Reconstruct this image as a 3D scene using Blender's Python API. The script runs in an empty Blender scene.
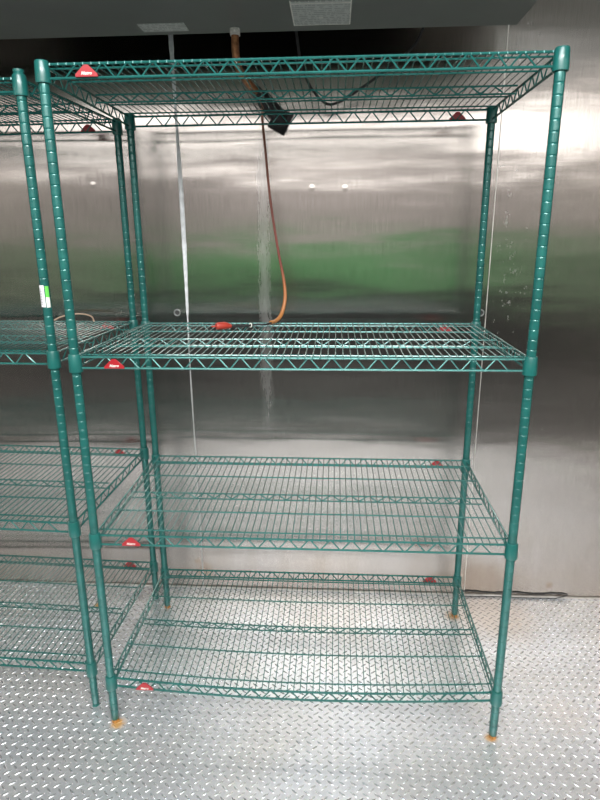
import bpy, math, random
import numpy as np
from mathutils import Vector, Matrix
random.seed(7)
scene = bpy.context.scene
COL = scene.collection

# ------------------------------------------------------------------ helpers
def srgb(r, g, b):
    f = lambda c: c/12.92 if c <= .04045 else ((c+.055)/1.055)**2.4
    return (f(r/255), f(g/255), f(b/255), 1)

def new_mat(name):
    m = bpy.data.materials.new(name); m.use_nodes = True
    nt = m.node_tree; b = nt.nodes['Principled BSDF']
    return m, nt, b

def noise(nt, scale, vec, detail=3, rough=.5):
    n = nt.nodes.new('ShaderNodeTexNoise'); n.inputs['Scale'].default_value = scale
    n.inputs['Detail'].default_value = detail; n.inputs['Roughness'].default_value = rough
    nt.links.new(vec, n.inputs['Vector']); return n.outputs['Fac']

def mapping(nt, scale, loc=(0, 0, 0)):
    t = nt.nodes.new('ShaderNodeTexCoord'); m = nt.nodes.new('ShaderNodeMapping')
    m.inputs['Scale'].default_value = scale; m.inputs['Location'].default_value = loc
    nt.links.new(t.outputs['Object'], m.inputs['Vector']); return m.outputs['Vector']

def ramp(nt, fac, a, b, ca=(0, 0, 0, 1), cb=(1, 1, 1, 1)):
    r = nt.nodes.new('ShaderNodeValToRGB'); e = r.color_ramp.elements
    e[0].position = a; e[0].color = ca; e[1].position = b; e[1].color = cb
    nt.links.new(fac, r.inputs['Fac']); return r.outputs['Color']

def mathn(nt, op, a, b=None, c=None, clamp=False):
    n = nt.nodes.new('ShaderNodeMath'); n.operation = op; n.use_clamp = clamp
    for i, v in enumerate((a, b, c)):
        if v is None: continue
        if isinstance(v, (int, float)): n.inputs[i].default_value = v
        else: nt.links.new(v, n.inputs[i])
    return n.outputs[0]

def mixc(nt, fac, a, b):
    n = nt.nodes.new('ShaderNodeMix'); n.data_type = 'RGBA'
    if isinstance(fac, (int, float)): n.inputs['Factor'].default_value = fac
    else: nt.links.new(fac, n.inputs['Factor'])
    for s, v in (('A', a), ('B', b)):
        sock = [i for i in n.inputs if i.name == s and i.type == 'RGBA'][0]
        if isinstance(v, tuple): sock.default_value = v
        else: nt.links.new(v, sock)
    return [o for o in n.outputs if o.type == 'RGBA'][0]

def simple(name, col, rough=.5, metal=0., emis=None, var=.12, vs=40, bump=0., coat=0.):
    m, nt, b = new_mat(name)
    v = mapping(nt, (1, 1, 1)); n = noise(nt, vs, v)
    d = tuple(c*(1-var) for c in col[:3])+(1,); l = tuple(min(1, c*(1+var)) for c in col[:3])+(1,)
    nt.links.new(ramp(nt, n, .3, .7, d, l), b.inputs['Base Color'])
    b.inputs['Roughness'].default_value = rough; b.inputs['Metallic'].default_value = metal
    b.inputs['Coat Weight'].default_value = coat
    if bump:
        bp = nt.nodes.new('ShaderNodeBump'); bp.inputs['Strength'].default_value = bump
        bp.inputs['Distance'].default_value = .002
        nt.links.new(n, bp.inputs['Height']); nt.links.new(bp.outputs[0], b.inputs['Normal'])
    if emis:
        b.inputs['Emission Color'].default_value = emis[0]; b.inputs['Emission Strength'].default_value = emis[1]
    return m

def mesh_obj(name, V, F, mat, parent=None, smooth=False, mats=None, fm=None):
    me = bpy.data.meshes.new(name); me.from_pydata([tuple(v) for v in V], [], F); me.validate(); me.update()
    if smooth: me.polygons.foreach_set('use_smooth', [True]*len(me.polygons)); me.set_sharp_from_angle(angle=math.radians(38))
    for mm in (mats or [mat]): me.materials.append(mm)
    if fm: me.polygons.foreach_set('material_index', fm)
    o = bpy.data.objects.new(name, me); COL.objects.link(o)
    if parent: o.parent = parent
    return o

class MB:
    def __init__(s): s.V = []; s.F = []
    def box(s, a, b):
        n = len(s.V); (x0, y0, z0), (x1, y1, z1) = a, b
        s.V += [(x0,y0,z0),(x1,y0,z0),(x1,y1,z0),(x0,y1,z0),(x0,y0,z1),(x1,y0,z1),(x1,y1,z1),(x0,y1,z1)]
        s.F += [tuple(n+i for i in f) for f in [(0,3,2,1),(4,5,6,7),(0,1,5,4),(1,2,6,5),(2,3,7,6),(3,0,4,7)]]; return s
    def tube(s, pts, r, seg=8, cap=True):
        pts = [Vector(p) for p in pts]; n0 = len(s.V); N = len(pts)
        rr = r if isinstance(r, (list, tuple)) else [r]*N
        prev = None
        for i, p in enumerate(pts):
            t = (pts[min(i+1, N-1)]-pts[max(i-1, 0)]).normalized()
            if prev is None:
                up = Vector((0, 0, 1)) if abs(t.z) < .9 else Vector((1, 0, 0)); u = t.cross(up).normalized()
            else: u = (prev - t*prev.dot(t)).normalized()
            prev = u; v = t.cross(u)
            for k in range(seg):
                a = 2*math.pi*k/seg; s.V.append(tuple(p+(u*math.cos(a)+v*math.sin(a))*rr[i]))
        for i in range(N-1):
            for k in range(seg):
                a = n0+i*seg+k; b = n0+i*seg+(k+1) % seg
                s.F.append((a, b, b+seg, a+seg))
        if cap:
            s.F.append(tuple(n0+k for k in reversed(range(seg)))); s.F.append(tuple(n0+(N-1)*seg+k for k in range(seg)))
        return s
    def lathe(s, prof, seg=20, c=(0, 0)):
        n0 = len(s.V)
        for r, z in prof:
            for k in range(seg):
                a = 2*math.pi*k/seg; s.V.append((c[0]+r*math.cos(a), c[1]+r*math.sin(a), z))
        for i in range(len(prof)-1):
            for k in range(seg):
                a = n0+i*seg+k; b = n0+i*seg+(k+1) % seg; s.F.append((a, b, b+seg, a+seg))
        s.F.append(tuple(n0+k for k in reversed(range(seg)))); s.F.append(tuple(n0+(len(prof)-1)*seg+k for k in range(seg)))
        return s
    def prism(s, poly, y0, y1):   # polygon in xz, extruded in y
        n = len(s.V); k = len(poly)
        s.V += [(x, y0, z) for x, z in poly]+[(x, y1, z) for x, z in poly]
        s.F.append(tuple(range(n, n+k))); s.F.append(tuple(reversed(range(n+k, n+2*k))))
        for i in range(k):
            j = (i+1) % k; s.F.append((n+j, n+i, n+k+i, n+k+j))
        return s
    def build(s, name, mat, parent=None, smooth=False): 
        o = mesh_obj(name, s.V, s.F, mat, parent, smooth)
        return o

def empty(name, loc=(0, 0, 0), rz=0, parent=None):
    o = bpy.data.objects.new(name, None); COL.objects.link(o); o.empty_display_size = .1
    o.location = loc; o.rotation_euler = (0, 0, rz)
    if parent: o.parent = parent
    return o
def tag(o, label=None, cat=None, group=None, kind=None):
    if label: o['label'] = label
    if cat: o['category'] = cat
    if group: o['group'] = group
    if kind: o['kind'] = kind
    return o
def struct(o): o['kind'] = 'structure'; return o
def crv(pts, n=8):        # catmull-rom
    P = [Vector(p) for p in pts]; P = [P[0]*2-P[1]]+P+[P[-1]*2-P[-2]]; out = []
    for i in range(1, len(P)-2):
        for k in range(n):
            t = k/n; a, b, c, d = P[i-1:i+3]
            out.append(.5*((2*b)+(c-a)*t+(2*a-5*b+4*c-d)*t*t+(-a+3*b-3*c+d)*t**3))
    return out+[P[-2]]

# ------------------------------------------------------------------ materials
EPOXY = simple('green_epoxy', (.014, .120, .106, 1), .27, .25, var=.18, vs=25, coat=.4)
COLLAR = simple('green_plastic', (.008, .105, .092, 1), .33, 0, var=.1, vs=30, coat=.2)
RUST = simple('rusty_foot_steel', (.35, .16, .035, 1), .75, .1, var=.5, vs=120, bump=.5)
RED = simple('red_plastic', (.33, .012, .018, 1), .4, 0, var=.05)
WHITE = simple('white_print', (.75, .75, .68, 1), .5)
CAULK = simple('white_caulk', (.72, .74, .76, 1), .5, 0, var=.15, vs=60, bump=.4)
SEAM = simple('bright_seam_metal', (.62, .59, .56, 1), .4, .75, var=.2, vs=30)
DARKGAP = simple('dark_gap_sealant', (.03, .03, .03, 1), .7)
CASING = simple('grey_casing_paint', (.20, .215, .205, 1), .38, .35, var=.06, vs=5)
CABIN = simple('lightened_cabinet_paint', (.62, .60, .57, 1), .5, .1, var=.08, vs=6)  # casing finish lightened in colour to stand in for weak bounce light
COILM = simple('black_coil_fins', (.004, .004, .004, 1), .8, 0)
BLACK = simple('black_rubber', (.010, .010, .011, 1), .7, 0, bump=.4)
COPPER = simple('weathered_copper', (.33, .15, .07, 1), .45, .7, var=.5, vs=60, bump=.3)
FROST = simple('frosted_fitting', (.72, .70, .66, 1), .6, .1, var=.25, vs=140, bump=.6)
PLUG = simple('orange_red_plug', (.36, .035, .02, 1), .45)
TAN = simple('tan_cord', (.38, .28, .20, 1), .6)

def cord_mat():
    m, nt, b = new_mat('orange_cord')
    t = nt.nodes.new('ShaderNodeTexCoord'); s = nt.nodes.new('ShaderNodeSeparateXYZ')
    nt.links.new(t.outputs['Object'], s.inputs[0])
    f = mathn(nt, 'DIVIDE', mathn(nt, 'ADD', s.outputs['Z'], .73), .7)
    r = nt.nodes.new('ShaderNodeValToRGB'); e = r.color_ramp.elements
    e[0].position = .0; e[0].color = (.40, .17, .05, 1); e[1].position = 1; e[1].color = (.22, .09, .05, 1)
    x = e.new(.17); x.color = (.36, .12, .03, 1); x = e.new(.30); x.color = (.17, .035, .025, 1); x = e.new(.6); x.color = (.17, .05, .035, 1)
    nt.links.new(f, r.inputs['Fac']); nt.links.new(r.outputs[0], b.inputs['Base Color']); b.inputs['Roughness'].default_value = .45
    return m
CORD = cord_mat()

WALLY = .75
def wall_mat(name, plain=False):
    m, nt, b = new_mat(name)
    b.inputs['Metallic'].default_value = 1.0
    t = nt.nodes.new('ShaderNodeTexCoord'); P = t.outputs['Object']
    sx = nt.nodes.new('ShaderNodeSeparateXYZ'); nt.links.new(P, sx.inputs[0])
    X, Z = sx.outputs['X'], sx.outputs['Z']
    grain = noise(nt, 1, mapping(nt, (420, 420, 12)), 4, .6)
    blot = noise(nt, 1, mapping(nt, (2.2, 2.2, 3.5)), 4, .6)
    base = mixc(nt, ramp(nt, grain, .3, .7), (.36, .338, .315, 1), (.49, .463, .435, 1))
    base = mixc(nt, mathn(nt, 'MULTIPLY', ramp(nt, blot, .4, .7), .25), base, (.42, .39, .36, 1))
    # white frost / scale: one vertical streak and specks along the right seam
    wob = mathn(nt, 'MULTIPLY', mathn(nt, 'SUBTRACT', noise(nt, 1, mapping(nt, (3, 3, 9)), 3), .5), .03)
    if not plain:
        d = mathn(nt, 'ABSOLUTE', mathn(nt, 'SUBTRACT', mathn(nt, 'ADD', X, wob), .425))
        st = mathn(nt, 'SUBTRACT', 1, mathn(nt, 'DIVIDE', d, .028), clamp=True)
        st = mathn(nt, 'POWER', st, .7)
        zr = ramp(nt, mathn(nt, 'DIVIDE', Z, 2.), .33, .50)
        zt = ramp(nt, mathn(nt, 'DIVIDE', Z, 2.), .86, .93, (1, 1, 1, 1), (0, 0, 0, 1))
        sn = ramp(nt, noise(nt, 1, mapping(nt, (160, 160, 22)), 5, .7), .25, .78)
        streak = mathn(nt, 'MULTIPLY', mathn(nt, 'MULTIPLY', mathn(nt, 'MULTIPLY', st, zr), zt), sn)
        d2 = mathn(nt, 'ABSOLUTE', mathn(nt, 'SUBTRACT', X, 1.33))
        b2 = mathn(nt, 'SUBTRACT', 1, mathn(nt, 'DIVIDE', d2, .11), clamp=True)
        spk = ramp(nt, noise(nt, 1, mapping(nt, (38, 38, 26)), 5, .75), .60, .72)
        z2 = ramp(nt, mathn(nt, 'DIVIDE', Z, 2.), .50, .62)
        spots = mathn(nt, 'MULTIPLY', mathn(nt, 'MULTIPLY', b2, spk), z2)
        spk2 = ramp(nt, noise(nt, 1, mapping(nt, (34, 34, 30), (3, 0, 7)), 4, .8), .70, .77)
        w = mathn(nt, 'ADD', mathn(nt, 'MULTIPLY', streak, .42), mathn(nt, 'MULTIPLY', spots, .5))
        w = mathn(nt, 'ADD', w, mathn(nt, 'MULTIPLY', spk2, .12), clamp=True)
        # rust freckles low on the wall
        def blob(cx, cz, r):
            a = mathn(nt, 'POWER', mathn(nt, 'SUBTRACT', X, cx), 2); c = mathn(nt, 'POWER', mathn(nt, 'SUBTRACT', Z, cz), 2)
            dd = mathn(nt, 'SQRT', mathn(nt, 'ADD', a, c))
            dd = mathn(nt, 'ADD', dd, mathn(nt, 'MULTIPLY', mathn(nt, 'SUBTRACT', noise(nt, 70, P, 4), .5), r*.9))
            return mathn(nt, 'SUBTRACT', 1, mathn(nt, 'DIVIDE', dd, r), clamp=True)
        rs = mathn(nt, 'ADD', blob(.13, .085, .05), blob(.10, .13, .02)); rs = mathn(nt, 'ADD', rs, blob(1.62, .06, .02))
        base = mixc(nt, mathn(nt, 'MULTIPLY', rs, .8, clamp=True), base, (.32, .22, .13, 1))
        # brown stain at the wall foot, deepened to tone down its bright reflection
        low = ramp(nt, mathn(nt, 'ADD', Z, mathn(nt, 'MULTIPLY', noise(nt, 1, mapping(nt, (14, 14, 2.5)), 4, .6), .55)), .22, .62, (1, 1, 1, 1), (0, 0, 0, 1))
        base = mixc(nt, mathn(nt, 'MULTIPLY', low, .60), base, (.27, .225, .18, 1))
        base = mixc(nt, w, base, (.82, .83, .84, 1))
        nt.links.new(mathn(nt, 'SUBTRACT', 1, mathn(nt, 'MULTIPLY', w, .9)), b.inputs['Metallic'])
    nt.links.new(base, b.inputs['Base Color'])
    r = mathn(nt, 'ADD', .195, mathn(nt, 'MULTIPLY', grain, .03)); r = mathn(nt, 'ADD', r, mathn(nt, 'MULTIPLY', blot, .06))
    if not plain: r = mathn(nt, 'ADD', r, mathn(nt, 'MULTIPLY', w, .4))
    nt.links.new(r, b.inputs['Roughness'])
    b.inputs['Anisotropic'].default_value = .96
    tv = nt.nodes.new('ShaderNodeCombineXYZ'); tv.inputs[0].default_value = 1
    nt.links.new(tv.outputs[0], b.inputs['Tangent'])
    # gentle oil-canning of the sheet, long in x
    h = noise(nt, 1, mapping(nt, (1.6, 1.6, 5.5)), 2, .4)
    h2 = noise(nt, 1, mapping(nt, (5, 5, 26)), 2, .5)
    hh = mathn(nt, 'ADD', h, mathn(nt, 'MULTIPLY', h2, .07))
    if not plain:
        for (cx, cz) in ((-.448, 1.702), (-.208, 1.692), (.606, 1.673), (.726, 1.671)):
            a = mathn(nt, 'POWER', mathn(nt, 'SUBTRACT', X, cx), 2); c = mathn(nt, 'POWER', mathn(nt, 'SUBTRACT', Z, cz), 2)
            dd = mathn(nt, 'DIVIDE', mathn(nt, 'SQRT', mathn(nt, 'ADD', a, c)), .013)
            k = mathn(nt, 'SUBTRACT', 1, dd, clamp=True)
            hh = mathn(nt, 'ADD', hh, mathn(nt, 'MULTIPLY', k, .10))
    bp = nt.nodes.new('ShaderNodeBump'); bp.inputs['Strength'].default_value = 1; bp.inputs['Distance'].default_value = .0035
    nt.links.new(hh, bp.inputs['Height']); nt.links.new(bp.outputs[0], b.inputs['Normal'])
    return m
WALL = wall_mat('brushed_steel_wall'); WALLP = wall_mat('brushed_steel_side', True)

def floor_mat(name, rough, metal):
    m, nt, b = new_mat(name)
    t = nt.nodes.new('ShaderNodeTexCoord'); P = t.outputs['Object']
    sx = nt.nodes.new('ShaderNodeSeparateXYZ'); nt.links.new(P, sx.inputs[0]); X, Y = sx.outputs['X'], sx.outputs['Y']
    n1 = noise(nt, 3, P, 4); n2 = noise(nt, 240, P, 3, .7)
    base = mixc(nt, ramp(nt, n1, .35, .7), (.67, .70, .745, 1), (.66, .665, .67, 1))
    base = mixc(nt, mathn(nt, 'MULTIPLY', ramp(nt, n2, .35, .7), .22), base, (.42, .42, .42, 1))
    rust = None
    for cx, cy, r, k in ((.012, -.010, .030, 1), (1.187, -.004, .024, .9), (1.189, .60, .040, .8), (-.005, .607, .02, .4), (-.30, .60, .022, 1), (1.45, .10, .10, .14), (1.35, .62, .22, .28)):
        a = mathn(nt, 'POWER', mathn(nt, 'SUBTRACT', X, cx), 2); c = mathn(nt, 'POWER', mathn(nt, 'SUBTRACT', Y, cy), 2)
        dd = mathn(nt, 'SQRT', mathn(nt, 'ADD', a, c))
        dd = mathn(nt, 'ADD', dd, mathn(nt, 'MULTIPLY', mathn(nt, 'SUBTRACT', noise(nt, 60, P, 4), .5), r*.8))
        v = mathn(nt, 'MULTIPLY', mathn(nt, 'MULTIPLY', mathn(nt, 'SUBTRACT', 1, mathn(nt, 'DIVIDE', dd, r), clamp=True), 1.7, clamp=True), k)
        rust = v if rust is None else mathn(nt, 'MAXIMUM', rust, v)
    base = mixc(nt, rust, base, (.42, .24, .08, 1))
    nt.links.new(base, b.inputs['Base Color'])
    nt.links.new(mathn(nt, 'MULTIPLY', mathn(nt, 'SUBTRACT', 1, rust), metal), b.inputs['Metallic'])
    nt.links.new(mathn(nt, 'ADD', rough, mathn(nt, 'MULTIPLY', n1, .14)), b.inputs['Roughness'])
    bp = nt.nodes.new('ShaderNodeBump'); bp.inputs['Strength'].default_value = .35; bp.inputs['Distance'].default_value = .0006
    nt.links.new(n2, bp.inputs['Height']); nt.links.new(bp.outputs[0], b.inputs['Normal'])
    return m
FLOOR = floor_mat('aluminium_treadplate', .31, .74); TREAD = floor_mat('polished_tread_lozenges', .17, .86)

# ------------------------------------------------------------------ the cold room
X0, X1, Y0, CEIL = -1.75, 2.35, -1.24, 2.55
def build_floor():
    V = []; F = []
    V += [(X0, Y0, 0), (X1, Y0, 0), (X1, WALLY, 0), (X0, WALLY, 0), (X0, Y0, -.05), (X1, Y0, -.05), (X1, WALLY, -.05), (X0, WALLY, -.05)]
    F += [(0, 1, 2, 3), (4, 7, 6, 5), (0, 4, 5, 1), (1, 5, 6, 2), (2, 6, 7, 3), (3, 7, 4, 0)]
    p = .033; L = .0135; Wd = .0032; h = .0015; base = -.0002
    def loz(cx, cy, ang):
        n = len(V); c, s = math.cos(ang), math.sin(ang)
        rings = ((1, 1, base), (.86, .80, h*.62), (.62, .38, h))
        for (ku, kv, z) in rings:
            for (u, v) in ((-L, 0), (-L*.45, -Wd), (L*.45, -Wd), (L, 0), (L*.45, Wd), (-L*.45, Wd)):
                V.append((cx+c*u*ku-s*v*kv, cy+s*u*ku+c*v*kv, z))
        for q in (0, 6):
            for i in range(6):
                j = (i+1) % 6; F.append((n+q+i, n+q+j, n+q+6+j, n+q+6+i))
        F.append(tuple(n+12+i for i in range(6)))
    A = math.radians(40)
    nx = int((X1-X0)/p); ny = int((WALLY-Y0)/p)
    for i in range(nx):
        for j in range(ny):
            loz(X0+.018+i*p, Y0+.016+j*p, A)
            if i < nx-1: loz(X0+.018+(i+.5)*p, Y0+.016+(j+.5)*p if j < ny-1 else Y0+.016+(j+.48)*p, -A)
    o = mesh_obj('floor', V, F, None, mats=[FLOOR, TREAD], fm=[0]*6+[1]*(len(F)-6))
    o.data.polygons.foreach_set('use_smooth', [False]*6+[True]*(len(F)-6)); return o
struct(build_floor())
struct(MB().box((X0, WALLY, -.05), (X1, WALLY+.1, CEIL)).build('wall_back', WALL))
struct(MB().box((X0-.1, Y0, -.05), (X0, WALLY+.1, CEIL)).build('wall_left', WALLP))
struct(MB().box((X1, Y0, -.05), (X1+.1, WALLY+.1, CEIL)).build('wall_right', WALLP))
CEILM = simple('ceiling_panel', (.62, .63, .62, 1), .45, .2, var=.04, vs=3)
struct(MB().box((X0-.1, Y0, CEIL), (X1+.1, WALLY+.1, CEIL+.1)).build('ceiling', CEILM))

# panel joints of the back wall
def caulk():
    V = []; F = []; N = 170; z0, z1 = .01, CEIL
    for i in range(N+1):
        z = z0+(z1-z0)*i/N
        if z > 1.22: w = .0080+.0018*math.sin(z*9)+random.uniform(-.0008, .0008)
        else: w = .0030+.0006*math.sin(z*23)+random.uniform(-.0006, .0006)
        if .55 < z < .7: w = .0038
        cx = .120+.0025*math.sin(z*5)
        V += [(cx-w, WALLY+.001, z), (cx-w*.6, WALLY-.004, z), (cx+w*.6, WALLY-.004, z), (cx+w, WALLY+.001, z)]
    for i in range(N):
        for k in range(3):
            a = i*4+k; F.append((a, a+1, a+5, a+4))
    F.append((3, 2, 1, 0)); n = N*4; F.append((n, n+1, n+2, n+3))
    return mesh_obj('trim_1', V, F, CAULK, smooth=True)
nt = CAULK.node_tree; bb = nt.nodes['Principled BSDF']; old = bb.inputs['Base Color'].links[0].from_socket
_t = nt.nodes.new('ShaderNodeTexCoord'); _s = nt.nodes.new('ShaderNodeSeparateXYZ'); nt.links.new(_t.outputs['Object'], _s.inputs[0])
_g = ramp(nt, mathn(nt, 'ADD', mathn(nt, 'DIVIDE', _s.outputs['Z'], 2), mathn(nt, 'MULTIPLY', noise(nt, 9, _t.outputs['Object'], 3), .1)), .60, .68, (1, 1, 1, 1), (0, 0, 0, 1))
nt.links.new(mixc(nt, mathn(nt, 'MULTIPLY', _g, .8), old, (.30, .30, .29, 1)), bb.inputs['Base Color'])   # greyer lower run
struct(caulk())
struct(MB().prism([(1.2615, 0.01), (1.2648, 0.01), (1.2648, CEIL), (1.2615, CEIL)], WALLY-.0025, WALLY+.001).build('trim_2', SEAM))
bead = MB().tube([(X0+.02+(X1-X0-.04)*i/120, WALLY-.004, .004+.0008*math.sin(i*.9)) for i in range(121)], .0055, 8).build('baseboard_back', SEAM, smooth=True)
struct(bead)
gp = [(1.25+.6*i/60, WALLY-.003, .019+.003*math.sin(i*.35)+random.uniform(-.001, .001)) for i in range(46)]
struct(MB().tube(gp, [.0022+.0012*math.sin(i*.7)**2 for i in range(46)], 6).build('trim_3', DARKGAP))
gp = [(1.24+.42*i/40, WALLY-.012-.002*math.sin(i*.3), .003) for i in range(40)]+[(1.672, WALLY-.01, .010), (1.70, WALLY-.006, .016)]
struct(MB().tube(gp, .0018, 6).build('trim_4', DARKGAP))

# little round cam lock caps beside the joints
def cap():
    r = empty('cam_lock_cap', (.080, WALLY, 1.221))
    ring = [(.0115*math.cos(a), -.004, .0115*math.sin(a)) for a in [2*math.pi*k/20 for k in range(21)]]
    MB().tube(ring, .0028, 6).build('rim', CASING, r, True)
    d = [(.010*math.cos(2*math.pi*k/18), .010*math.sin(2*math.pi*k/18)) for k in range(18)]
    MB().prism(d, -.003, .0).build('plug', DARKGAP, r)
    return r
c1 = tag(cap(), 'small dark round cam lock plug beside the white caulked wall joint', 'lock cap', 'lock caps in the steel wall')
c2 = tag(cap(), 'small dark round cam lock plug beside the thin right wall seam', 'lock cap', 'lock caps in the steel wall'); c2.location = (1.243, WALLY, 1.221)

# ------------------------------------------------------------------ shelving
W, D, H = 1.194, .600, 1.90
R = .0127
def post_mesh():
    prof = [(.0105, .012), (R-.001, .012), (R, .014)]
    z = .05
    while z < H-.05:
        prof += [(R, z-.0034), (R, z-.002), (R-.0009, z), (R, z+.002), (R, z+.0034)]; z += .0254
    prof += [(R, H-.004), (R-.003, H)]
    return MB().lathe(prof, 22)
def make_post(parent):
    o = post_mesh().build('post', EPOXY, parent, True)
    f = MB(); f.lathe([(.012, 0), (.0125, .004), (.0095, .006), (.0095, .016)], 6); fo = f.build('foot', RUST, o)
    MB().lathe([(R+.0004, H-.006), (R+.0004, H-.001), (.006, H+.0012)], 20).build('cap', COLLAR, o, True)
    return o
RS = .030    # spacing of the two rails of a truss
def zigzag(p0, p1, n, top, bot, off=0):
    pts = []
    p0, p1 = Vector(p0), Vector(p1)
    for i in range(2*n+1):
        p = p0.lerp(p1, i/(2*n)); z = (bot if i % 2 == 0 else top)
        for e in (-.12, .12):
            q = p0.lerp(p1, min(1, max(0, (i+e)/(2*n)))); pts.append((q.x, q.y, z))
    return pts
def make_shelf(parent, sag=0.):
    def zz(x, y): 
        return -sag*math.sin(math.pi*min(1, max(0, x/W)))**.9*max(0, 1-y/D)**1.1 if sag else 0
    def warp(mb):
        mb.V = [(x, y, z+zz(x, y)) for x, y, z in mb.V]; return mb
    deck = MB(); n = 59
    for i in range(n):
        x = .020+(W-.04)*i/(n-1)
        # deck wire bends down over each edge rail
        pts = [(x, -.0035, -.003), (x, -.003, .0015), (x, .004, .0035)]+[(x, D*k/8, .0035) for k in range(1, 8)]+[(x, D-.004, .0035), (x, D+.003, .0015), (x, D+.0035, -.003)]
        deck.tube(pts, .0016, 6)
    s = warp(deck).build('wire_shelf', EPOXY, parent, True)
    sup = MB()
    for y in (.035, .155, .42, .545):
        sup.tube([(.004+(W-.008)*k/24, y, -.0005) for k in range(25)], .0024, 7)
    warp(sup).build('support_rod', EPOXY, s, True); 
    def truss(p0, p1, nz, inset, name, rr=.0032, RS=RS):
        p0, p1 = Vector(p0), Vector(p1); d = (p1-p0).normalized(); m = MB()
        a, b = p0+d*.012, p1-d*.012
        for z in (0, -RS): m.tube([tuple(a.lerp(b, k/24)+Vector((0, 0, z))) for k in range(25)], rr, 8)
        zp = zigzag(p0+d*inset, p1-d*inset, nz, -.0015, -RS+.0015)
        zp = [zp[0]]+zp[2:-2]+[zp[-1]]
        m.tube(zp, .0021, 6)
        warp(m).build(name, EPOXY, s, True)
    truss((0, 0, 0), (W, 0, 0), 18, .055, 'edge_truss'); truss((0, D, 0), (W, D, 0), 18, .055, 'edge_truss')
    truss((0, 0, 0), (0, D, 0), 8, .05, 'edge_truss'); truss((W, 0, 0), (W, D, 0), 8, .05, 'edge_truss')
    truss((0, .287, -.002), (W, .287, -.002), 18, .05, 'middle_truss', .0024, .020)
    for (x, y) in ((0, 0), (W, 0), (0, D), (W, D)):
        c = MB().lathe([(R+.0006, -.040), (.0178, -.040), (.0182, -.034), (.0166, .004), (.0150, .008), (R+.0006, .008)], 22, (x, y))
        c.build('corner_collar', COLLAR, s, True)
    for back in (0, 1):
        zo = zz(.108, 0) if not back else 0
        cx = .108 if not back else W-.108
        y0, y1 = (-.0075, -.0035) if not back else (D+.0035, D+.0075)
        poly = [(cx-.027, -RS+.001+zo), (cx+.027, -RS+.001+zo), (cx+.026, -RS+.007+zo), (cx+.005, -.004+zo), (cx-.005, -.004+zo), (cx-.026, -RS+.007+zo)]
        bd = MB().prism(poly, y0, y1).build('badge', RED, s)
        bd['label'] = 'red badge with small pale lettering'
        tc = bpy.data.curves.new('badge_lettering', 'FONT'); tc.body = 'Metro'; tc.size = .0100; tc.align_x = 'CENTER'; tc.shear = .3; tc.extrude = .0003; tc.offset = .0002
        to = bpy.data.objects.new('badge_lettering', tc); COL.objects.link(to)
        bpy.context.view_layer.update()
        me = bpy.data.meshes.new_from_object(to.evaluated_get(bpy.context.evaluated_depsgraph_get())); bpy.data.objects.remove(to)
        me.materials.clear(); me.materials.append(WHITE)
        rot = Matrix.Rotation(math.pi/2, 4, 'X')
        if back: rot = Matrix.Rotation(math.pi, 4, 'Z') @ rot
        me.transform(Matrix.Translation((cx, (y0-.0004) if not back else (y1+.0004), -RS+.005+zo)) @ rot)
        # lettering belongs to the badge mesh itself
        nb = len(bd.data.polygons); V = [tuple(v.co) for v in bd.data.vertices]; F = [tuple(p.vertices) for p in bd.data.polygons]
        k = len(V); V += [tuple(v.co) for v in me.vertices]; F2 = [tuple(i+k for i in p.vertices) for p in me.polygons]
        m2 = bpy.data.meshes.new('badge'); m2.from_pydata(V, [], F+F2); m2.materials.append(RED); m2.materials.append(WHITE)
        m2.polygons.foreach_set('material_index', [0]*nb+[1]*len(F2)); bd.data = m2; m2.update()
    return s
def copy_tree(o, parent=None):
    c = o.copy(); COL.objects.link(c)
    if parent: c.parent = parent
    for ch in list(o.children): copy_tree(ch, c)
    return c

G = 'green wire shelving units against the back wall'
unit = tag(empty('wire_shelving_unit', (0, 0, 0)), 'whole empty green four-tier wire shelving unit standing in the middle before the steel wall', 'shelving', G)
p0 = make_post(unit)
for (x, y) in ((W, 0), (0, D), (W, D)):
    c = copy_tree(p0, unit); c.location = (x, y, 0)
sh = make_shelf(unit)
def put(s, zf, zb): s.location = (0, 0, zf); s.rotation_euler = (math.atan2(zb-zf, D), 0, 0)
put(sh, 1.892, 1.892)
s2 = copy_tree(sh, unit); put(s2, 1.193, 1.200)
s3 = copy_tree(sh, unit); put(s3, .665, .681)
s4 = make_shelf(unit, sag=.028); put(s4, .168, .180)

nb = tag(empty('wire_shelving_unit', (0, 0, 0)), 'green wire shelving unit cut off by the left edge, white sticker on its post', 'shelving', G)
TH = math.radians(-2.2)
for i, (x, y) in enumerate(((W, 0), (0, 0), (0, D), (W, D))):
    c = copy_tree(p0, nb); c.location = (x, y, 0)
    ft = [k for k in c.children if k.name.startswith('foot')][0]
    if i == 0:
        npost = c; clean = ft.data.copy(); clean.materials.clear(); clean.materials.append(COLLAR)
    ft.data = clean
for zf, zb in ((1.880, 1.888), (1.190, 1.196), (.668, .684), (.163, .172)):
    c = copy_tree(sh, nb); put(c, zf, zb)
nx, ny = -.090, .062
nb.location = (nx-W*math.cos(TH), ny-W*math.sin(TH), 0); nb.rotation_euler = (0, 0, TH)

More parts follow.
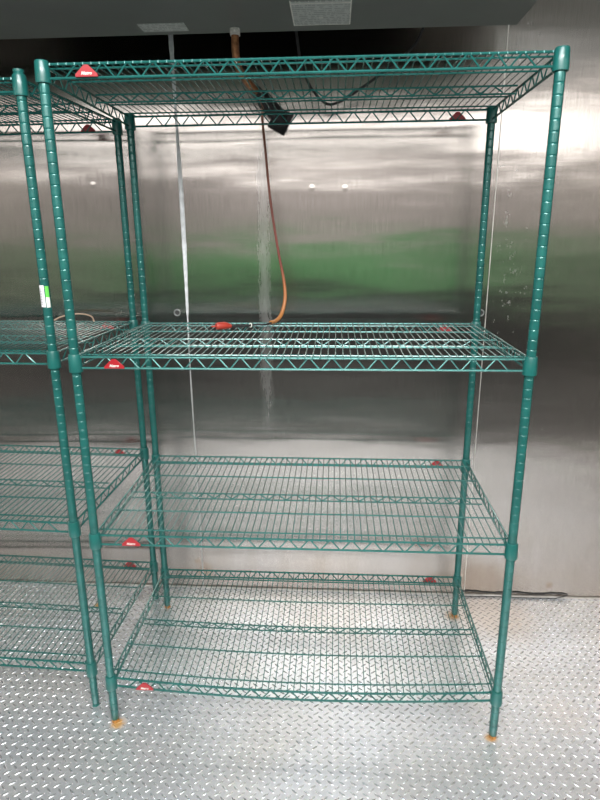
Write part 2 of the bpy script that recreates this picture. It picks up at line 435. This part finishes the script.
# stickers wrapped on the front post of the neighbour
def sticker_mat():
    m, nt, b = new_mat('barcode_print')
    t = nt.nodes.new('ShaderNodeTexCoord'); s = nt.nodes.new('ShaderNodeSeparateXYZ'); nt.links.new(t.outputs['Object'], s.inputs[0])
    w = mathn(nt, 'FRACT', mathn(nt, 'MULTIPLY', s.outputs['Z'], 240)); bars = mathn(nt, 'GREATER_THAN', w, .55)
    z = s.outputs['Z']; inz = mathn(nt, 'MULTIPLY', mathn(nt, 'GREATER_THAN', z, 1.327), mathn(nt, 'LESS_THAN', z, 1.370))
    xy = mathn(nt, 'ARCTAN2', s.outputs['Y'], s.outputs['X'])
    ina = mathn(nt, 'MULTIPLY', mathn(nt, 'GREATER_THAN', xy, -2.35), mathn(nt, 'LESS_THAN', xy, -1.75))
    f = mathn(nt, 'MULTIPLY', mathn(nt, 'MULTIPLY', bars, inz), ina)
    nt.links.new(mixc(nt, mathn(nt, 'MULTIPLY', f, .85), (.80, .80, .82, 1), (.08, .08, .10, 1)), b.inputs['Base Color'])
    return m
def wrap(a0, a1, z0, z1, mat, name, tilt=0):
    V = []; F = []; n = 8; r = R+.0008
    for j in range(5):
        for i in range(n+1):
            a = math.radians(a0+(a1-a0)*i/n); V.append((r*math.cos(a), r*math.sin(a), z0+(z1-z0)*j/4))
    for j in range(4):
        for i in range(n): a = j*(n+1)+i; F.append((a, a+1, a+n+2, a+n+1))
    o = mesh_obj(name, V, F, mat, npost); md = o.modifiers.new('t', 'SOLIDIFY'); md.thickness = .0004; md.offset = 1
    return o
GREENP = simple('green_print', (.12, .55, .08, 1), .5)
wrap(-150, -74, 1.320, 1.378, sticker_mat(), 'barcode_sticker')['label'] = 'white barcode sticker'
wrap(-64, -22, 1.346, 1.376, GREENP, 'date_sticker')['label'] = 'green and white sticker'
wrap(-64, -22, 1.319, 1.346, WHITE, 'date_sticker')['label'] = 'white end of sticker'

# ------------------------------------------------------------------ evaporator hanging from the ceiling
ev = tag(empty('evaporator', (.44, .20, 2.11)), 'grey metal evaporator cooling unit hanging above the top shelves', 'cooling unit')
def loc(a): return (a[0]-.44, a[1]-.20, a[2]-2.11)
EX0, EX1, EY0, EY1 = -.95, 1.231, -.16, .53
def ebox(name, a, b, mat, bev=0, parent=ev):
    o = MB().box(loc(a), loc(b)).build(name, mat, parent)
    if bev:
        m = o.modifiers.new('b', 'BEVEL'); m.width = bev; m.segments = 3
    return o
# pan: shallow tray with a rim
pan = MB()
pan.box(loc((EX0, EY0, 2.11)), loc((EX1, EY1, 2.116)))
for a, b in (((EX0, EY0, 2.116), (EX1, EY0+.004, 2.15)), ((EX0, EY1-.004, 2.116), (EX1, EY1, 2.15)), ((EX0, EY0+.004, 2.116), (EX0+.004, EY1-.004, 2.15)), ((EX1-.004, EY0+.004, 2.116), (EX1, EY1-.004, 2.15))):
    pan.box(loc(a), loc(b))
po = pan.build('drain_pan', CASING, ev)
ebox('coil', (-.40, .0, 2.155), (.985, EY1-.012, 2.505), COILM)
ebox('end_cabinet', (EX0+.006, EY0+.01, 2.152), (-.402, EY1-.008, 2.51), CABIN, .006)
ebox('end_cabinet', (.987, EY0+.01, 2.152), (EX1-.006, EY1-.008, 2.51), CABIN, .006)
ebox('front_panel', (-.400, EY0+.01, 2.152), (.985, -.002, 2.51), CASING, .004)
ebox('top_panel', (EX0, EY0, 2.512), (EX1, EY1, 2.53), CASING, .004)
for x in (-.85, 1.13):
    for y in (-.1, .45):
        MB().tube([loc((x, y, 2.53)), loc((x, y, CEIL))], .006, 8).build('hanger_rod', SEAM, ev)
for x in (-.1, .3, .7):
    g = MB()
    for r in (.13, .105, .08, .055, .03):
        g.tube([loc((x+r*math.cos(a), EY0-.004-.02*(1-r/.13), 2.33+r*math.sin(a))) for a in [2*math.pi*k/28 for k in range(29)]], .0016, 5)
    for k in range(6):
        a = math.pi*k/3; g.tube([loc((x+.13*math.cos(a), EY0-.004, 2.33+.13*math.sin(a))), loc((x+.02*math.cos(a), EY0-.024, 2.33+.02*math.sin(a)))], .0018, 5)
    g.tube([loc((x+.134*math.cos(a), EY0+.004, 2.33+.134*math.sin(a))) for a in [2*math.pi*k/28 for k in range(29)]], .008, 6)
    g.build('fan_guard', BLACK, ev)

def label_mat():
    m, nt, b = new_mat('rating_label_print')
    t = nt.nodes.new('ShaderNodeTexCoord'); s = nt.nodes.new('ShaderNodeSeparateXYZ'); nt.links.new(t.outputs['Object'], s.inputs[0])
    rows = mathn(nt, 'GREATER_THAN', mathn(nt, 'FRACT', mathn(nt, 'MULTIPLY', s.outputs['Y'], 75)), .5)
    words = mathn(nt, 'GREATER_THAN', noise(nt, 1, mapping(nt, (110, 30, 1)), 2), .47)
    f = mathn(nt, 'MULTIPLY', mathn(nt, 'MULTIPLY', rows, words), .45)
    nt.links.new(mixc(nt, f, (.50, .53, .50, 1), (.10, .12, .12, 1)), b.inputs['Base Color']); b.inputs['Roughness'].default_value = .5
    return m
LAB = label_mat()
ebox('rating_label', (.566, .300, 2.1092), (.728, .478, 2.11), LAB)['label'] = 'pale printed rating label'
fr = MB()
for a, b in (((.563, .297, 2.1086), (.566, .481, 2.11)), ((.728, .297, 2.1086), (.731, .481, 2.11)), ((.566, .478, 2.1086), (.728, .481, 2.11)), ((.566, .315, 2.1086), (.728, .318, 2.1092)), ((.640, .42, 2.1086), (.652, .425, 2.1092))):
    fr.box(loc(a), loc(b))
fr.build('rating_label_border', WHITE, ev)
ebox('warning_label', (.100, .432, 2.1092), (.240, .500, 2.11), LAB)['label'] = 'narrow faded printed label'

dp = tag(empty('drain_pipe', (.383, .49, 2.11)), 'copper drain pipe with frosted nut running from the evaporator to the wall', 'pipe')
def rel(pts, c): return [(p[0]-c[0], p[1]-c[1], p[2]-c[2]) for p in pts]
C0 = (.383, .49, 2.11)
MB().tube(rel(crv([(.383, .49, 2.092), (.381, .50, 2.05), (.383, .54, 2.015), (.400, .59, 1.99), (.440, .66, 1.955), (.50, .752, 1.905)]), C0), .012, 12).build('pipe', COPPER, dp, True)
MB().tube([(0, 0, -.0015), (0, 0, -.020)], .0165, 6).build('nut', FROST, dp)
MB().tube(rel([(.3825, .492, 2.084), (.381, .50, 2.052), (.3815, .515, 2.03)], C0), [.0115, .012, .011], 12).build('frosted_sleeve', FROST, dp, True)
MB().tube(rel(crv([(.425, .635, 1.968), (.455, .685, 1.942), (.487, .735, 1.912), (.497, .751, 1.905)], 4), C0), [.019]*3+[.027]*10, 14).build('foam_insulation', BLACK, dp, True)
FL_ = MB().box((-.03, -.0, -.045), (.034, .012, .03)).build('wall_flange', BLACK, dp); FL_.location = (.497-C0[0], WALLY-.012-C0[1], 1.905-C0[2]); FL_.rotation_euler = (0, .5, 0)

cable = crv([(.975, .522, 2.150), (.960, .56, 2.125), (.934, .60, 2.08), (.865, .63, 2.03), (.769, .65, 1.972), (.700, .66, 1.936), (.654, .66, 1.934), (.604, .655, 1.985), (.575, .62, 2.05), (.565, .54, 2.118)], 8)
tag(MB().tube(cable, .0045, 8).build('black_cable', BLACK, None, True), 'thin black cable looping below the back of the evaporator', 'cable')

oc = tag(empty('power_cord', (.44, .655, 1.93)), 'orange and red-brown cord hanging down the wall onto the second shelf', 'cord')
C1 = (.44, .655, 1.93)
SZ = 1.2045
cp = crv([(.433, .640, 1.95), (.441, .662, 1.931), (.440, .665, 1.885), (.448, .665, 1.79), (.462, .665, 1.627), (.487, .66, 1.456), (.507, .65, 1.351), (.512, .635, 1.285), (.500, .612, 1.232), (.483, .578, SZ+.008), (.468, .545, SZ+.007)], 8)
nn = len(cp)
MB().tube(rel(cp, C1), [.0045+.0025*max(0, min(1, (i/nn-.5)*4)) for i in range(nn)], 10).build('cord', CORD, oc, True)
cp2 = crv([(.472, .550, SZ+.005), (.451, .512, SZ+.004), (.425, .507, SZ+.005), (.402, .487, SZ+.004), (.370, .463, SZ+.005), (.338, .440, SZ+.008)], 6)
MB().tube(rel(cp2, C1), .0038, 8).build('lead', BLACK, oc, True)['label'] = 'black lead'
pl = MB(); pl.tube(rel([(.345, .445, SZ+.008), (.338, .440, SZ+.009), (.325, .431, SZ+.012), (.306, .418, SZ+.012), (.300, .414, SZ+.012)], C1), [.006, .0095, .0125, .0125, .010], 12)
pl.tube(rel([(.300, .418, SZ+.012), (.286, .408, SZ+.012)], C1), .0022, 6); pl.tube(rel([(.304, .411, SZ+.012), (.290, .401, SZ+.012)], C1), .0022, 6)
pl.build('plug', PLUG, oc, True)['label'] = 'orange-red plug'
tw = [(.404+.008*math.cos(a)*.6, .489-.004*math.cos(a), SZ+.005+.0065*math.sin(a)) for a in [2*math.pi*k/12 for k in range(13)]]
MB().tube(rel(tw, C1), .0018, 6).build('tie', WHITE, oc)

# a loose wire end hooked over the back of the neighbour's second shelf
tw = crv([(-.37, .640, 1.2015), (-.35, .668, 1.214), (-.31, .69, 1.222), (-.27, .69, 1.222), (-.23, .67, 1.215), (-.21, .640, 1.2015)], 6)
tag(MB().tube(tw, .003, 8).build('loose_wire', TAN, None, True), 'short tan wire arching over the back of the left unit second shelf', 'wire')

# ------------------------------------------------------------------ hall the camera stands in, seen only as reflections
HY = -4.6; HX0, HX1, HH = -3.2, 4.4, 3.2
HALLF = simple('dark_hall_floor', (.05, .05, .052, 1), .5); HALLW = simple('hall_wall_paint', (.44, .41, .41, 1), .7)
GREENW = simple('green_reflection_band', (.11, .38, .14, 1), .5); DARKW = simple('dark_wainscot', (.035, .035, .04, 1), .5)
struct(MB().box((HX0, HY, -.05), (HX1, Y0, -.001)).build('floor', HALLF))
struct(MB().box((HX0, HY, HH), (HX1, Y0, HH+.1)).build('ceiling', CEILM))
struct(MB().box((HX0, HY-.1, -.05), (HX1, HY, HH)).build('wall_front', HALLW))
struct(MB().box((-2.5, HY, .90), (3.0, HY+.03, 1.48)).build('trim_5', GREENW))  # unseen band added to give the steel wall its green reflection
struct(MB().box((HX0, HY, 0), (HX1, HY+.02, .86)).build('baseboard_front', DARKW))
struct(MB().box((HX0-.1, HY-.1, -.05), (HX0, Y0, HH)).build('wall_left', HALLW))
struct(MB().box((HX1, HY-.1, -.05), (HX1+.1, Y0, HH)).build('wall_right', HALLW))
struct(MB().box((HX0-.1, Y0, -.05), (X0-.1, Y0+.1, HH)).build('wall_front', HALLW))
struct(MB().box((X1+.1, Y0, -.05), (HX1+.1, Y0+.1, HH)).build('wall_front', HALLW))
struct(MB().box((X0-.1, Y0, CEIL+.1), (X1+.1, Y0+.1, HH)).build('wall_front', HALLW))
GLOWM = simple('glow_strip_pane', (.8, .8, .8, 1), .5, emis=((1, .97, .95, 1), 4.2))  # added glowing strip, out of view, for the bright band in the steel
glow = struct(MB().box((-2.9, HY+.0, 2.40), (4.1, HY+.02, 2.98)).build('glow_strip_1', GLOWM))
fb = MB()
for x in (-2.93, -.6, 1.75, 4.08): fb.box((x, HY, 2.37), (x+.05, HY+.05, 3.01))
fb.box((-2.88, HY, 2.37), (4.08, HY+.05, 2.40)); fb.box((-2.88, HY, 2.98), (4.08, HY+.05, 3.01))
fb.build('glow_strip_frame', HALLW, glow)

def area(name, loc, rot, sx, sy, power, col):
    l = bpy.data.lights.new(name, 'AREA'); l.shape = 'RECTANGLE'; l.size = sx; l.size_y = sy; l.energy = power; l.color = col
    o = bpy.data.objects.new(name, l); COL.objects.link(o); o.location = loc; o.rotation_euler = rot; return o
# cold-room ceiling lamp
lampm = simple('lamp_housing', (.6, .6, .6, 1), .5)
def fixture(x, y, z, w, d, label):
    f = tag(empty('ceiling_lamp', (x, y, z)), label, 'lamp')
    h = MB(); h.box((-w/2-.02, -d/2-.02, -.03), (w/2+.02, d/2+.02, 0)); h.build('housing', lampm, f)
    return f
f = fixture(.60, -.90, CEIL, 1.3, .35, 'long white ceiling lamp inside the cold room near its opening')
a = area('lamp_light', (0, 0, -.035), (0, 0, 0), 1.3, .35, 30, (.93, .97, 1)); a.parent = f
f = fixture(.60, -2.6, HH, 2.6, .4, 'long white ceiling lamp in the hall outside the cold room')
a = area('lamp_light', (0, 0, -.035), (0, 0, 0), 2.6, .4, 215, (1, .97, .95)); a.parent = f

# ------------------------------------------------------------------ world, camera, view
w = bpy.data.worlds.new('World'); scene.world = w; w.use_nodes = True
w.node_tree.nodes['Background'].inputs[0].default_value = (.5, .52, .55, 1); w.node_tree.nodes['Background'].inputs[1].default_value = .3

r = Vector((0.998189, 0.059792, -0.006609)); u = Vector((-0.009614, 0.267008, 0.963646)); fw = Vector((-0.059383, 0.961838, -0.267099))
cam = bpy.data.cameras.new('camera'); co = bpy.data.objects.new('camera', cam); COL.objects.link(co)
M = Matrix(((r.x, u.x, -fw.x, .694527), (r.y, u.y, -fw.y, -1.481403), (r.z, u.z, -fw.z, 1.491177), (0, 0, 0, 1)))
co.matrix_world = M
cam.sensor_fit = 'HORIZONTAL'; cam.sensor_width = 36; cam.lens = 577.9/600*36; cam.clip_start = .02
scene.camera = co
scene.view_settings.view_transform = 'Standard'; scene.view_settings.look = 'None'
scene.view_settings.gamma = 1; scene.view_settings.use_curve_mapping = False
scene.view_settings.exposure = 0.17
